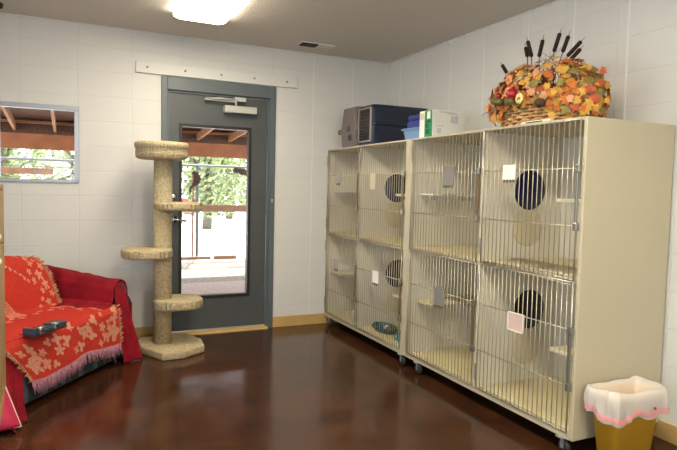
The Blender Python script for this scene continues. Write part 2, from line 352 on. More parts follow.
# ceiling fixtures: one by the door, two added out of view for fill light
def fixture(y0, label):
    x0, x1, y1 = -2.215, -1.828, y0-1.22
    t = empty('ceiling_light', ((x0+x1)/2, (y0+y1)/2, H), label, 'ceiling light', 'fluorescent ceiling lights')
    obj('light_housing', MB().box(x0+.03, x1-.03, y1+.01, y0-.01, H-.0195, H-.001), M['vent'], t)
    pr = [(x0, H-.020), (x0+.004, H-.036), (x0+.05, H-.052), (x1-.05, H-.052), (x1-.004, H-.036), (x1, H-.020)]
    b = MB()
    n = len(pr); A = [b.bm.verts.new((p[0], y0-.012, p[1])) for p in pr]; B = [b.bm.verts.new((p[0], y1+.012, p[1])) for p in pr]
    for i in range(n): b.bm.faces.new([A[i], A[(i+1) % n], B[(i+1) % n], B[i]])
    obj('light_lens', b, LENS if y0 > -1 else LENS_FILL, t)
    for (p, q) in ((y0-.012, y0), (y1, y1+.012)):
        obj('end_cap', MB().prism(pr, (p, q), 'y'), emit_mat('glowing_end_cap', (1., .84, .42), 1.3), t)
fixture(-.685, 'lit wraparound fluorescent ceiling light nearest the door')
fixture(-3.3, 'added unseen fluorescent ceiling light for fill in the middle of the room')
fixture(-6.0, 'added unseen fluorescent ceiling light for fill farthest from the door')
t = empty('ceiling_vent', (-.93, -.33, H), 'small white ceiling air vent with dark louvres near the wall', 'vent')
Rz = Matrix.Rotation(math.radians(0), 4, 'Z')
obj('vent_frame', MB().box(-1.09, -.77, -.385, -.28, H-.012, H-.0005, .004), M['vent'], t)
obj('louvre', MB().box(-1.075, -.93, -.387, -.29, H-.022, H-.011, .002), M['dark'], t)
o = obj('ceiling_fitting', MB().lathe((-3.39, -.24, H-.035), [(.03, 0), (.055, .008), (.06, .034)], 20), M['dark'], None, (-3.39, -.24, H-.035)); tag(o, 'small dark round fitting on ceiling at the wall', 'ceiling fitting')  # unidentified dark ceiling fitting, modelled as a plain disc
o = ORG and None

# ------------------------------------------------------------------ cat cages
FX, BXX = -.655, -.016; ZB, ZM0, ZM1, ZT = .085, .872, .897, 1.69
def cage(y1, ymid, y2, stile, cards, label):
    """y1 = end by the door, y2 = near end (more negative)"""
    t = empty('cat_cage', ((FX+BXX)/2, (y1+y2)/2, 0), label, 'cat cage', 'two wheeled cat cage banks')
    p = .022
    b = MB()
    b.box(FX, BXX, y1-p, y1, ZB, ZT, .003); b.box(FX, BXX, y2, y2+p, ZB, ZT, .003)
    b.box(FX, BXX, y2+p, y1-p, ZT-.016, ZT); b.box(FX, BXX, y2+p, y1-p, ZB, ZB+.03); b.box(FX+.004, BXX, y2+p, y1-p, ZM0, ZM1)
    b.box(BXX-.012, BXX, y2+p, y1-p, ZB+.03, ZM0); b.box(BXX-.012, BXX, y2+p, y1-p, ZM1, ZT-.016)
    if stile:
        b.box(FX, FX+.02, y2+p, y2+stile, ZB+.03, ZT-.016)
    obj('cabinet_body', b, M['cream'], t)
    b = MB()
    for z0, z1 in ((ZB+.03, ZM0), (ZM1, ZT-.016)): b.box(FX, BXX-.012, ymid-.012, ymid+.012, z0, z1)
    obj('partition', b, M['edge'], t)
    # inner side linings and floor trays
    e = y2+(stile or p)
    for (s0, s1) in ((y1-p, ymid+.012), (ymid-.012, y2+p)):
        for z0, z1 in ((ZB+.03, ZM0), (ZM1, ZT-.016)):
            b = MB(); b.box(FX+.02, BXX-.013, s0-.003, s0-.0005, z0+.001, z1-.001); b.box(FX+.02, BXX-.013, s1+.0005, s1+.003, z0+.001, z1-.001); b.box(BXX-.0155, BXX-.0125, s1+.004, s0-.004, z0+.001, z1-.001)
            obj('wall_lining', b, M['lining'], t)
            obj('floor_tray', MB().box(FX+.025, BXX-.018, s1+.005, s0-.005, z0+.0005, z0+.008, .003), M['tray'], t)
    # resting shelf on the far side of the first compartment, small ledge in the second, pass-through discs
    for k, z in enumerate((ZM1, ZB+.03)):
        sh = obj('resting_shelf', MB().box(FX+.05, BXX-.02, y1-p-.19, y1-p-.005, z+.385, z+.400, .003), M['tray' if k else 'edge'], t)
        for x in (FX+.12, BXX-.2):
            obj('shelf_bracket', MB().box(x, x+.007, y1-p-.16, y1-p-.004, z+.350, z+.384, .001), M['silver'], sh)
        obj('corner_ledge', MB().box(FX+.03, FX+.15, e+.012, e+.19, z+.372, z+.392, .004), M['plate'], t)
        R = Matrix.Rotation(PI/2, 3, 'X'); dx = -.297 if not k else -.262
        pd = obj('pass_through_disc', MB().lathe((dx, ymid-.0155, z+(.437 if not k else .462)), [(.001, 0), (.124, 0), (.124, .006), (.118, .009), (.001, .009)], 32, rot=R), M['blackd' if k else 'disc_reflect'], t)  # upper disc's navy colour paints in a bluish reflection; lower one stays black
        obj('cover_plate', MB().lathe((dx-.005, ymid-.0155, z+(.205 if not k else .23)), [(.001, 0), (.12, 0), (.12, .003), (.112, .005), (.001, .005)], 32, rot=R), M['plate'], t)
    # doors
    spans = [(y1-.03, ymid+.018), (ymid-.018, e+.004 if stile else y2+.028)]
    if not stile: spans = [(y1-.022, ymid+.022), (ymid-.022, y2+.032)]
    ci = 0
    for k, (z0, z1, zh) in enumerate(((ZM1-.006, ZT-.012, (1.440, 1.155)), (ZB+.036, ZM0+.006, (.640, .356)))):
        for s, (ya, yb) in enumerate(spans):
            b = MB(); x = FX-.010; w = ya-yb; n = round(w/.0335)
            for i in range(n+1):
                y = ya-w*i/n; b.cyl((x, y, z0), (x, y, z1), (.0024 if 0 < i < n else .0040), seg=8)
            for z in (z0, z1, *zh): b.cyl((x+.005, ya, z), (x+.005, yb, z), .0034, seg=8)
            dr = obj('cage_door', b, M['steel'], t)
            ly = yb-.006
            for z in zh: obj('latch', MB().box(x-.018, x+.004, ly-.012, ly+.014, z-.02, z+.02, .004), M['latchm'], dr)
            obj('latch_rod', MB().box(x-.008, x+.003, ly+.002, ly+.017, zh[1], zh[0], .002), M['bronze'] if s == 0 or stile else M['latchm'], dr)
            for z in (z0+.10, z1-.10): obj('hinge', MB().box(x-.006, x+.004, ya+.002, ya+.012, z-.05, z+.05, .002), M['alu'], dr)
            yc, zc, cw, ch, cm = cards[ci]; ci += 1
            b = MB(); b.box(x-.014, x-.005, yc-cw/2, yc+cw/2, zc-ch/2, zc+ch/2, .003)
            ca = obj('card_holder', b, M[cm], dr)
            b = MB()
            for q in range(4): yy = yc+cw*(-.36+.24*q); b.box(x-.016, x-.006, yy-.004, yy+.004, zc-ch/2-.014, zc-ch/2+.003, .002)
            b.box(x-.013, x-.006, yc-cw*.42, yc+cw*.42, zc-ch/2-.002, zc-ch/2+.004, .001)
            if cm in ('cardk', 'cardw', 'cardg'): obj('card_clip', b, M['bronze'], dr)
            if cm == 'cardp':
                b = MB(); b.box(x-.017, x-.0135, yc-cw/2, yc-cw/2+.006, zc-ch/2, zc+ch/2); b.box(x-.017, x-.0135, yc+cw/2-.006, yc+cw/2, zc-ch/2, zc+ch/2); b.box(x-.017, x-.0135, yc-cw/2, yc+cw/2, zc-ch/2, zc-ch/2+.006); b.box(x-.017, x-.0135, yc-cw/2, yc+cw/2, zc+ch/2-.006, zc+ch/2)
                obj('card_border', b, M['cardw'], dr)
    for y in (y1-.10 if stile else y1-.14, y2+.075):
        for x in (FX+.012, BXX-.10):
            c = obj('caster', MB().box(x-.025, x+.025, y-.025, y+.025, ZB-.008, ZB-.0005, .003).box(x-.017, x-.0135, y-.024, y-.002, .030, ZB-.007, .001).box(x+.0135, x+.017, y-.024, y-.002, .030, ZB-.007, .001), M['alu'], t)
            wc = MB(); wc.lathe((x, y-.018, .0365), [(.008, -.012), (.031, -.012), (.036, -.007), (.036, .007), (.031, .012), (.008, .012)], 20, rot=Matrix.Rotation(PI/2, 3, 'Y'))
            ww = obj('wheel', wc, M['rubber'], c)
    return t
A = cage(-.022, -.705, -1.516, .078, [(-.315, 1.415, .085, .10, 'cardg'), (-.975, 1.383, .095, .135, 'cardc'), (-.305, .622, .085, .10, 'cardg'), (-1.06, .612, .095, .10, 'cardw')], 'cream wheeled cat cage bank nearest the door, pet carriers on top')
B = cage(-1.522, -2.318, -3.079, 0, [(-2.0, 1.415, .12, .125, 'cardk'), (-2.57, 1.428, .10, .085, 'cardw'), (-1.94, .612, .115, .12, 'cardk'), (-2.672, .600, .125, .105, 'cardp')], 'cream wheeled cat cage bank nearest the trash bin, leaf basket on top')
b = MB(); q = [(-2.345, .900, .897), (-3.045, .912, .862)]
def lerp(a, c, f): return a+(c-a)*f
for j in range(4):
    f = j/3; b.cyl((FX-.002-.03*f*0, q[0][0], lerp(q[0][1], q[0][2], f)), (FX-.004, q[1][0], lerp(q[1][1], q[1][2], f)), .0026, seg=6)
for i in range(31):
    f = i/30; y = lerp(q[0][0], q[1][0], f); b.cyl((FX-.003, y, lerp(q[0][1], q[1][1], f)), (FX-.003, y-.012*f, lerp(q[0][2], q[1][2], f)), .0022, seg=6)
for i in range(24):
    f = i/23; y = lerp(q[0][0], q[1][0], f); b.cyl((FX, y, lerp(q[0][1], q[1][1], f)), (FX+.30, y, .909), .002, seg=6)
obj('wire_grate', b, M['steel'], B)

# things inside the cages
zf = ZB+.039
t = empty('cat_dish', (-.50, -.93, zf), 'dark teal patterned oval dish with toys on lower cage floor', 'dish')
obj('dish_body', MB().lathe((-.50, -.93, zf), [(.001, 0), (.11, 0), (.145, .022), (.15, .050), (.142, .050), (.132, .022), (.10, .010), (.001, .010)], 32, .55, 1.), M['teal'], t)
b = MB()
for k in range(16):
    a = 2*PI*k/16; b.ball((-.50+.0815*math.cos(a), -.93+.148*math.sin(a), zf+.033), .010, seg=8, rings=5)
obj('dish_pattern', b, M['teal2'], t)
for i, (x, y) in enumerate(((-.50, -1.00), (-.49, -.95))):
    o = obj('toy_ball', MB().ball((x, y, zf+.035), .024), M['toy'] if i == 0 else M['cardw'], None, (x, y, zf+.02)); tag(o, 'dark red toy ball in the teal dish' if i == 0 else 'white toy ball in the teal dish', 'toy')
def cloth(cx, cyy, z0, rx, ry, h, seed, n=30):
    def fn(u, v):
        a = 2*PI*u; r = v
        k = .75+.35*noise.noise(V((math.cos(a)*1.3, math.sin(a)*1.3, seed)))
        return V((cx+rx*r*k*math.cos(a), cyy+ry*r*k*math.sin(a), z0+h*(1-r**2)*(.7+.6*noise.noise(V((math.cos(a)*r*3, math.sin(a)*r*3, seed+5))))+.004))
    return MB().grid(fn, n, 12)
o = obj('teal_towel', cloth(-.50, -1.24, zf, .10, .10, .12, 3.), M['tealc'], None, (-.5, -1.24, zf)); tag(o, 'crumpled teal cloth in lower cage beside the dish', 'cloth')
o = obj('plastic_bag', cloth(-.46, -.40, zf, .14, .17, .16, 9.), M['clear'], None, (-.46, -.4, zf)); tag(o, 'clear plastic bag on the floor of the end lower cage', 'bag')

# ------------------------------------------------------------------ things on top of the cages
zt = ZT+.0005
def shell(xs, ys, prof, taper=.02, n=6):
    """a two-shell kennel body lofted along x: prof is a (y half width, z) outline"""
    b = MB(); x0, x1 = xs; yc = ys; rings = []
    st = [0, .04, .12, .88, .96, 1]; sc = [.88, .96, 1, 1, .96, .88]
    for f, k in zip(st, sc):
        rings.append([b.bm.verts.new((lerp(x0, x1, f), yc+p[0]*k, zt+p[1]*(1-(1-k)*.25))) for p in prof])
    n = len(prof)
    for r, s in zip(rings, rings[1:]):
        for i in range(n): b.bm.faces.new([r[i], r[(i+1) % n], s[(i+1) % n], s[i]])
    b.bm.faces.new(rings[0]); b.bm.faces.new(rings[-1])
    return b
# taupe carrier (end faces the room)
t = empty('pet_carrier', (-.35, -.42, zt), 'taupe plastic pet carrier with round side knob, nearest the door', 'pet carrier', 'pet carriers on the cages')
yc, hw = -.400, .155
pr = [(hw*.86, 0.001), (hw*1.04, .125), (hw*1.14, .150), (hw*1.04, .175), (hw*.70, .362), (-hw*.70, .362), (-hw*1.04, .175), (-hw*1.14, .150), (-hw*1.04, .125), (-hw*.86, .001)]
obj('carrier_shell', shell((-.63, -.05), yc, pr), M['taupe'], t)
b = MB().box(-.638, -.60, yc+hw*1.02, yc+hw*1.02+.055, zt+.128, zt+.172, .012); obj('side_knob', b, M['taupe'], t)
b = MB().box(-.643, -.632, yc-.035, yc+.01, zt+.14, zt+.19, .004); obj('end_latch', b, M['taupd'], t)
b = MB()
for i in range(3): b.box(-.642, -.630, yc-.03-.02*i, yc-.02-.02*i, zt+.06, zt+.11, .002)
obj('vent_slot', b, M['taupd'], t)
# navy carrier with wire door
t = empty('pet_carrier', (-.33, -.67, zt), 'navy blue pet carrier with perforated top and wire door, above the cages', 'pet carrier', 'pet carriers on the cages')
yc, hw = -.715, .125
pr = [(hw*.90, .001), (hw*1.0, .168), (hw*1.09, .175), (hw*1.09, .190), (hw*1.0, .198), (hw*.88, .315), (hw*.70, .345), (-hw*.70, .345), (-hw*.88, .315), (-hw*1.0, .198), (-hw*1.09, .190), (-hw*1.09, .175), (-hw*1.0, .168), (-hw*.90, .001)]
obj('carrier_shell', shell((-.62, -.025), yc, pr), M['navy'], t)
b = MB()
for r in range(4):
    for i in range(13):
        x = -.54+i*.036+(r % 2)*.018; z = zt+.222+r*.022; y = yc-lerp(hw*1.0, hw*.88, (z-zt-.198)/.117)
        b.box(x-.007, x+.007, y-.0025, y+.004, z-.006, z+.006, .002)
obj('vent_hole', b, M['hole'], t)
dr = obj('wire_door_frame', MB().box(-.634, -.618, yc-.110, yc-.098, zt+.03, zt+.315, .003).box(-.634, -.618, yc+.098, yc+.110, zt+.03, zt+.315, .003).box(-.634, -.618, yc-.098, yc+.098, zt+.305, zt+.315, .003).box(-.634, -.618, yc-.098, yc+.098, zt+.03, zt+.04, .003), M['greyp'], t)
b = MB()
for i in range(11): y = yc-.095+i*.019; b.cyl((-.630, y, zt+.035), (-.630, y, zt+.31), .0022, seg=6)
for i in range(10): z = zt+.06+i*.026; b.cyl((-.633, yc-.10, z), (-.633, yc+.10, z), .0022, seg=6)
obj('wire_grid', b, M['taupd'], dr)
obj('dark_inside_panel', MB().box(-.622, -.612, yc-.098, yc+.098, zt+.04, zt+.305), M['hole'], t)  # black slab painting in the shaded inside behind the wire door
# blue tubs
t = empty('plastic_tub', (-.53, -1.405, zt), 'light blue plastic tub beside the white carton', 'tub')
def tub(x0, x1, y0, y1, z0, z1, fl):
    b = MB(); t_ = .004
    def ring(z, o): return [b.bm.verts.new(p) for p in ((x0-o, y0-o, z), (x1+o, y0-o, z), (x1+o, y1+o, z), (x0-o, y1+o, z))]
    R_ = [ring(z0, -fl), ring(z1, 0), ring(z1, .010), ring(z1-.012, .010), ]
    for r, s in zip(R_, R_[1:]):
        for i in range(4): b.bm.faces.new([r[i], r[(i+1) % 4], s[(i+1) % 4], s[i]])
    b.bm.faces.new(R_[0]); return b
obj('tub_body', tub(-.60, -.42, -1.515, -1.30, zt, zt+.088, .014), M['tub'], t, thick=.003)
o = obj('folded_cloth', MB().box(-.585, -.435, -1.505, -1.315, zt+.035, zt+.150, .02, seg=3).box(-.58, -.44, -1.50, -1.32, zt+.147, zt+.192, .018, seg=3), M['royal'], None, (-.51, -1.41, zt+.035)); tag(o, 'royal blue folded cloths stacked in the light blue tub', 'cloth')
# white carton
t = empty('carton', (-.46, -1.61, zt), 'white cardboard carton with green printed end band', 'box')
cx0, cx1, cy0, cy1, cz = -.605, -.325, -1.695, -1.528, zt+.196
obj('carton_body', MB().box(cx0, cx1, cy0, cy1, zt, cz, .003), M['box'], t)
b = MB().box(cx0-.0012, cx0+.002, cy0+.003, cy0+.098, zt+.003, cz-.003); gb = obj('green_band', b, M['green'], t)
def text(body, size, m, parent, loc, rot, name='lettering'):
    c = bpy.data.curves.new(name, 'FONT'); c.body = body; c.size = size; c.extrude = .0006; c.align_x = 'CENTER'; c.align_y = 'CENTER'
    o = bpy.data.objects.new(name, c); C.objects.link(o); o.parent = parent; o.location = V(loc)-ORG[parent]; o.rotation_euler = rot; c.materials.append(m); return o
b = MB()
for yy, zz, w_, h_ in ((-1.635, .045, .05, .035), (-1.63, .085, .035, .030), (-1.645, .115, .055, .020)):
    b.box(cx0-.0022, cx0, yy-w_/2, yy+w_/2, zt+zz-h_/2, zt+zz+h_/2)
obj('band_print', b, M['dgreen'], gb)
obj('white_label', MB().box(cx0-.0024, cx0, -1.668, -1.628, zt+.135, zt+.185), M['box'], gb)
obj('tan_label', MB().box(cx0-.0012, cx0+.002, -1.590, -1.534, zt+.135, zt+.180), M['ctape'], t)
b = MB()
b.box(cx0+.055, cx0+.20, cy0-.0012, cy0+.001, cz-.016, cz-.012)
b.box(cx0+.12, cx0+.215, cy0-.0012, cy0+.001, cz-.026, cz-.022)
b.box(cx0+.155, cx0+.205, cy0-.0012, cy0+.001, cz-.085, cz-.038); b.box(cx0+.208, cx0+.213, cy0-.0012, cy0+.001, cz-.088, cz-.030)
b.box(cx0+.082, cx0+.086, cy0-.0012, cy0+.001, zt+.078, zt+.096); b.box(cx0+.04, cx0+.075, cy0-.0012, cy0+.001, zt+.082, zt+.086)
obj('side_print', b, M['grey'], t)
b = MB().box(cx0+.04, cx0+.072, cy0-.0012, cy0+.001, zt+.032, zt+.068).box(cx0+.158, cx0+.202, cy0-.0020, cy0+.001, cz-.082, cz-.041); obj('printed_square', b, M['lgrey'], t)

# basket of autumn leaves
BX, BY = -.43, -2.585
t = empty('flower_basket', (BX, BY, zt), 'wicker basket overflowing with orange autumn leaves and cattails', 'basket')
def bk(a, z, o=0.):
    k = 1+.10*z/.12
    return V((BX+(.165*k+o)*math.cos(a), BY+(.285*k+o)*math.sin(a), zt+.002+z))
b = MB(); NS = 40
for row in range(7):
    z = .010+row*.018
    b.tube([bk(2*PI*k/80, z, .0075*(1 if (k//2+row) % 2 else -1)) for k in range(81)], .0088, 6, cap=False)
for k in range(NS): a = 2*PI*k/NS; b.cyl(bk(a, 0), bk(a, .13), .005, seg=6)
b.tube([bk(2*PI*k/60, .132, 0) for k in range(61)], .013, 8, cap=False)
b.lathe((BX, BY, zt+.002), [(.001, 0), (1., 0), (1., .006), (.001, .006)], 30, .16, .28)
obj('wicker_weave', b, M['wicker'], t)
obj('moss_filling', MB().ball((BX, BY, zt+.10), .2, .78, 1.32, .50, 20, 10), M['stem'], t)
LC = [mat('leaf_orange', (.60, .17, .025), .7, var=.35, vscale=30), mat('leaf_gold', (.62, .33, .045), .7, var=.3, vscale=30), mat('leaf_rust', (.50, .10, .035), .7, var=.4, vscale=30), mat('leaf_olive', (.26, .21, .05), .7, var=.4, vscale=30), mat('leaf_peach', (.68, .31, .14), .7, var=.3, vscale=30)]
OUT = [(0, -.42), (.10, -.30), (.42, -.34), (.34, -.10), (.56, .12), (.26, .16), (.30, .40), (.12, .34), (0, .62)]
OUT = OUT+[(-x, y) for x, y in OUT[-2:0:-1]]
def leaf(mb, c, n, s, spin):
    n = n.normalized(); a = V((0, 0, 1)) if abs(n.z) < .95 else V((1, 0, 0))
    u = n.cross(a).normalized(); w = n.cross(u)
    u, w = u*math.cos(spin)+w*math.sin(spin), w*math.cos(spin)-u*math.sin(spin)
    cu = random.uniform(-.25, .35)
    ctr = mb.bm.verts.new(c+n*s*.10)
    vs = [mb.bm.verts.new(c+u*x*s+w*y*s-n*s*cu*(x*x*1.6+y*y*.8)) for x, y in OUT]
    for i in range(len(vs)):
        f = mb.bm.faces.new([ctr, vs[i], vs[(i+1) % len(vs)]]); f.material_index = mb.mi; f.smooth = True
def dome(th, ph, k=1.):
    c_ = max(0, math.cos(ph))**.62
    return V((-.43+.215*k*math.cos(th)*c_, -2.563+.385*k*math.sin(th)*c_, zt+.105+.262*k*math.sin(ph)))
random.seed(21); spots = []
for i in range(520):
    th = random.uniform(-PI, PI); ph = math.asin(random.uniform(-.22, 1))
    c = dome(th, ph, random.uniform(.90, 1.06)); n = V((math.cos(th)*math.cos(ph)/.22, math.sin(th)*math.cos(ph)/.39, math.sin(ph)/.27)).normalized()
    if n.x < .1 and c.z < zt+.108 and -2.76 < c.y < -2.42: continue
    if c.z < zt+.03: c.z = zt+.035
    spots.append((c, (n+V((random.uniform(-.4, .4), random.uniform(-.4, .4), random.uniform(-.35, .25)))).normalized()))
for (y0, y1, x0, x1, z0, z1, n_) in ((-2.40, -2.29, -.62, -.50, .04, .16, 16), (-2.96, -2.80, -.62, -.42, .03, .20, 26)):
    for i in range(n_): spots.insert(i, (V((random.uniform(x0, x1), random.uniform(y0, y1), zt+random.uniform(z0, z1))), V((-1, -.5+random.uniform(-.6, .6), random.uniform(-.3, .5))).normalized()))
spots.sort(key=lambda q: -(V((-.45, -.9, .0)).dot(q[1])+.15*random.random()))
stuff = MB()
for i, (c, n) in enumerate(spots):
    wgt = [.34, .30, .10, .10, .16]
    if c.y > -2.45 : wgt = [.38, .14, .12, .08, .28]
    if c.y < -2.82: wgt = [.3, .28, .1, .24, .08]
    k = random.choices(range(5), wgt)[0]; s = random.uniform(.044, .072)
    if i < 98:
        b = MB(); leaf(b, c, n, s, random.uniform(0, 6.28)); obj('maple_leaf', b, LC[k], t, recalc=False)
    else:
        stuff.mi = k; leaf(stuff, c, n, s, random.uniform(0, 6.28))
o = obj('autumn_leaves', stuff, LC, t, recalc=False); o['kind'] = 'stuff'
# cattails: base inside, head along the axis
for (by, y0, z0, y1, z1, xx) in ((-2.40, -2.225, 2.064, -2.176, 2.123, -.42), (-2.42, -2.400, 2.129, -2.379, 2.192, -.42), (-2.46, -2.445, 2.120, -2.406, 2.221, -.43), (-2.52, -2.494, 2.110, -2.519, 2.205, -.42), (-2.60, -2.608, 2.116, -2.647, 2.213, -.42), (-2.62, -2.653, 2.107, -2.691, 2.191, -.40), (-2.66, -2.698, 2.076, -2.790, 2.137, -.41), (-2.66, -2.735, 2.042, -2.806, 2.091, -.43)):
    p0, p1 = V((xx, y0, z0)), V((xx, y1, z1)); d_ = (p1-p0).normalized()
    ct = obj('cattail', MB().tube([p0, p0+d_*.006, p1-d_*.006, p1], [.006, .0115, .0115, .005], 10), M['cattail'], t)
    bb = MB(); bb.tube([V((BX, by, zt+.25)), lerp(V((BX, by, zt+.25)), p0, .6), p0+d_*.002], .003, 6); obj('cattail_stem', bb, M['stem'], ct); obj('cattail_tip', MB().tube([p1-d_*.002, p1+d_*.03], [.002, .0008], 5), M['stem'], ct)
def vis(y, z, r=.20): # point on the dome front facing the room
    return V((-.43-.215*math.sqrt(max(0, 1-((y+2.585)/.40)**2-((z-zt-.115)/.27)**2)), y, z))
for y, z, r in ((-2.34, zt+.165, .024), (-2.39, zt+.185, .020), (-2.54, zt+.175, .032), (-2.29, zt+.13, .018)):
    p = vis(y, z); ap = obj('apple', MB().ball(p+V((-.03, -.02, 0)), r, seg=16, rings=10), M['apple'], t)
    obj('apple_stalk', MB().cyl(p+V((-.03, -.02, r*.9)), p+V((-.03, -.016, r*1.35)), .002, seg=5), M['stem'], ap)
for y, z in ((-2.42, zt+.145), (-2.39, zt+.155), (-2.54, zt+.13), (-2.75, zt+.10)):
    p = vis(y, z)+V((-.04, -.02, 0)); obj('gourd', MB().ball(p, .027, 1.1, 1.1, .85, 16, 10), M['pear' if y > -2.6 else 'cone'], t)
for y, z in ((-2.60, zt+.14), (-2.49, zt+.19), (-2.45, zt+.27)):
    p = vis(y, z)+V((-.035, -.03, 0)); b = MB()
    for k in range(7):
        a = 2*PI*k/7; q_ = V((0, math.cos(a), math.sin(a))); b.ball(p+q_*.018, .013, .5, 1, 1, 8, 6)
    fl = obj('silk_flower', b, M['cflower' if y < -2.55 else 'peach'], t); obj('flower_centre', MB().ball(p+V((-.010, 0, 0)), .008, seg=8, rings=6), M['wicker'], fl)
b = MB(); random.seed(5)
for i in range(16):
    a = random.uniform(-1.3, 1.3); p0 = V((BX, BY+.25*a*.6, zt+.26)); p1 = p0+V((random.uniform(-.05, .05), -a*.22, random.uniform(.10, .20))); b.tube([p0, (p0+p1)/2+V((0, .01, .02)), p1], [.002, .0016, .0007], 5)
obj('twig', b, M['stem'], t); b = MB()
b.tube([(-.52, -2.3, zt+.09), (-.55, -2.2, zt+.12), (-.54, -2.14, zt+.105)], [.003, .002, .001], 5)
obj('twig', b, M['stem'], t); b = MB()
b.tube([(-.45, -2.9, zt+.18), (-.46, -2.985, zt+.24)], [.002, .001], 5)
obj('twig', b, M['stem'], t)
b = MB(); leaf(b, V((-.465, -2.985, zt+.25)), V((-.6, -.8, .1)), .045, 1.); obj('maple_leaf', b, LC[2], t, recalc=False)
o = obj('thin_board', MB().box(-.652, -.616, -2.83, -2.62, zt, zt+.014, .004), M['edge'], None, (-.62, -2.72, zt))
tag(o, 'thin cream board with dark slot under the leaf basket front', 'board')
obj('slot', MB().box(-.6535, -.650, -2.78, -2.66, zt+.003, zt+.008), M['dark'], o)

# ------------------------------------------------------------------ trash bin
t = empty('trash_bin', (-.455, -3.212, 0), 'yellow square plastic trash bin beside the cage end', 'trash bin')
bcx, bcy = -.455, -3.212
RB = Matrix.Rotation(math.radians(-2), 3, 'Z')
def rr(hx, hy, r, z, n=6):
    pts = []
    for (sx, sy, a0) in ((1, 1, 0), (-1, 1, PI/2), (-1, -1, PI), (1, -1, 1.5*PI)):
        for k in range(n+1):
            a = a0+k*PI/2/n; pts.append(RB @ V((sx*(hx-r)+r*math.cos(a), sy*(hy-r)+r*math.sin(a), z)))
    return [V((bcx+p.x, bcy+p.y, p.z)) for p in pts]
def loft(rings, cap0=True):
    b = MB(); R_ = [[b.bm.verts.new(p) for p in r] for r in rings]; n = len(R_[0])
    for r, s in zip(R_, R_[1:]):
        for i in range(n): f = b.bm.faces.new([r[i], r[(i+1) % n], s[(i+1) % n], s[i]]); f.smooth = True
    if cap0: b.bm.faces.new(R_[0][::-1])
    return b
ZR = .372
obj('bin_body', loft([rr(.125, 0.0540, .03, .001), rr(.165, 0.0790, .035, ZR-.015), rr(.173, 0.0870, .037, ZR-.012), rr(.173, 0.0870, .037, ZR), rr(.163, 0.0770, .033, ZR), rr(.122, 0.0510, .028, .012), rr(.002, 0.0020, .001, .012)]), M['yellow'], t)
t2 = empty('bin_liner', (bcx, bcy, ZR), 'white plastic bag with pink drawstring lining the yellow bin', 'trash bag')
def wob(ring, amp, seed, dz=0.):
    out = []; m_ = len(ring)//4; full = []
    for q in range(4):
        full += ring[q*m_:(q+1)*m_]; p0, p1 = ring[(q+1)*m_-1], ring[((q+1)*m_) % len(ring)]
        full += [p0.lerp(p1, (k+1)/15) for k in range(14)]
    for i, p in enumerate(full):
        d_ = V((p.x-bcx, p.y-bcy, 0)).normalized(); k = noise.noise(V((d_.x*9, d_.y*9, seed*.35)))+.5*noise.noise(V((d_.x*22, d_.y*22, seed*.5))); out.append(p+d_*amp*k+V((0, 0, dz*noise.noise(V((p.x*9, p.y*9, seed+3))))))
    return out
n_ = 14
obj('liner_film', loft([wob(rr(.120, .046, .03, .18, n_), .008, 1), wob(rr(.136, .058, .032, .27, n_), .006, 2), wob(rr(.155, .0690, .034, ZR-.01, n_), .003, 3), wob(rr(.168, 0.0830, .036, ZR+.014, n_), .002, 4, .022), wob(rr(.180, 0.0930, .04, ZR+.012, n_), .004, 4, .022), wob(rr(.186, 0.0990, .042, ZR-.03, n_), .011, 5), wob(rr(.188, 0.1010, .044, ZR-.065, n_), .014, 6), wob(rr(.188, 0.1010, .045, ZR-.095, n_), .017, 7, .05), wob(rr(.186, 0.0990, .045, ZR-.112, n_), .017, 7, .05)], False), M['liner'], t2)
obj('drawstring', loft([wob(rr(.1905, 0.1035, .045, ZR-.100, n_), .017, 7, .05), wob(rr(.192, 0.1050, .045, ZR-.088, n_), .017, 7, .05), wob(rr(.1905, 0.1035, .045, ZR-.074, n_), .017, 7, .05)], False), M['draw'], t2)
o = obj('crumpled_paper', cloth(bcx-.03, bcy-.01, .255, .06, .05, .06, 2.), M['trash'], None, (bcx, bcy, .25)); tag(o, 'dark crumpled scrap inside the trash bin', 'litter')
obj('red_mark', MB().ball(V((bcx+.06, bcy-.112, ZR-.065)), .007, seg=8, rings=6), M['rdot'], t2)

# ------------------------------------------------------------------ cat tree
TX, TY = -2.242, -.42
t = empty('cat_tree', (TX, TY, 0), 'tall beige carpeted cat tree standing before the door', 'cat tree')
oc = [(-1.945, -.60), (-1.93, -.40), (-2.0, -.20), (-2.39, -.18), (-2.43, -.34), (-2.41, -.48), (-2.285, -.73), (-2.13, -.725)]
obj('base', MB().prism(oc, (.001, .062), 'z', .012), M['carpet'], t)
obj('post', MB().cyl((TX, TY, .06), (TX, TY, 1.52), .070, seg=28), M['carpet'], t)
b = MB().lathe((-2.252, TY, 1.512), [(.001, 0), (.17, 0), (.193, .012), (.198, .045), (.196, .085), (.204, .090), (.204, .118), (.196, .132), (.16, .132), (.15, .06), (.001, .055)], 36)
obj('top_bed', b, M['carpet'], t)
def plat(cx, cyy, hx, hy, z0, z1):
    pts = []
    for (sx, sy, a0) in ((1, 1, 0), (-1, 1, PI/2), (-1, -1, PI), (1, -1, 1.5*PI)):
        r = .13
        for k in range(7): a = a0+k*PI/12; pts.append((cx+sx*(hx-r)+r*math.cos(a), cyy+sy*(hy-r)+r*math.sin(a)))
    return MB().prism(pts, (z0, z1), 'z', .02)
obj('platform', plat(-2.125, TY, .187, .16, 1.118, 1.182), M['carpet'], t)
obj('platform', plat(-2.362, TY, .190, .17, .745, .822), M['carpet'], t)
obj('platform', plat(-2.125, TY, .193, .17, .338, .418), M['carpet'], t)

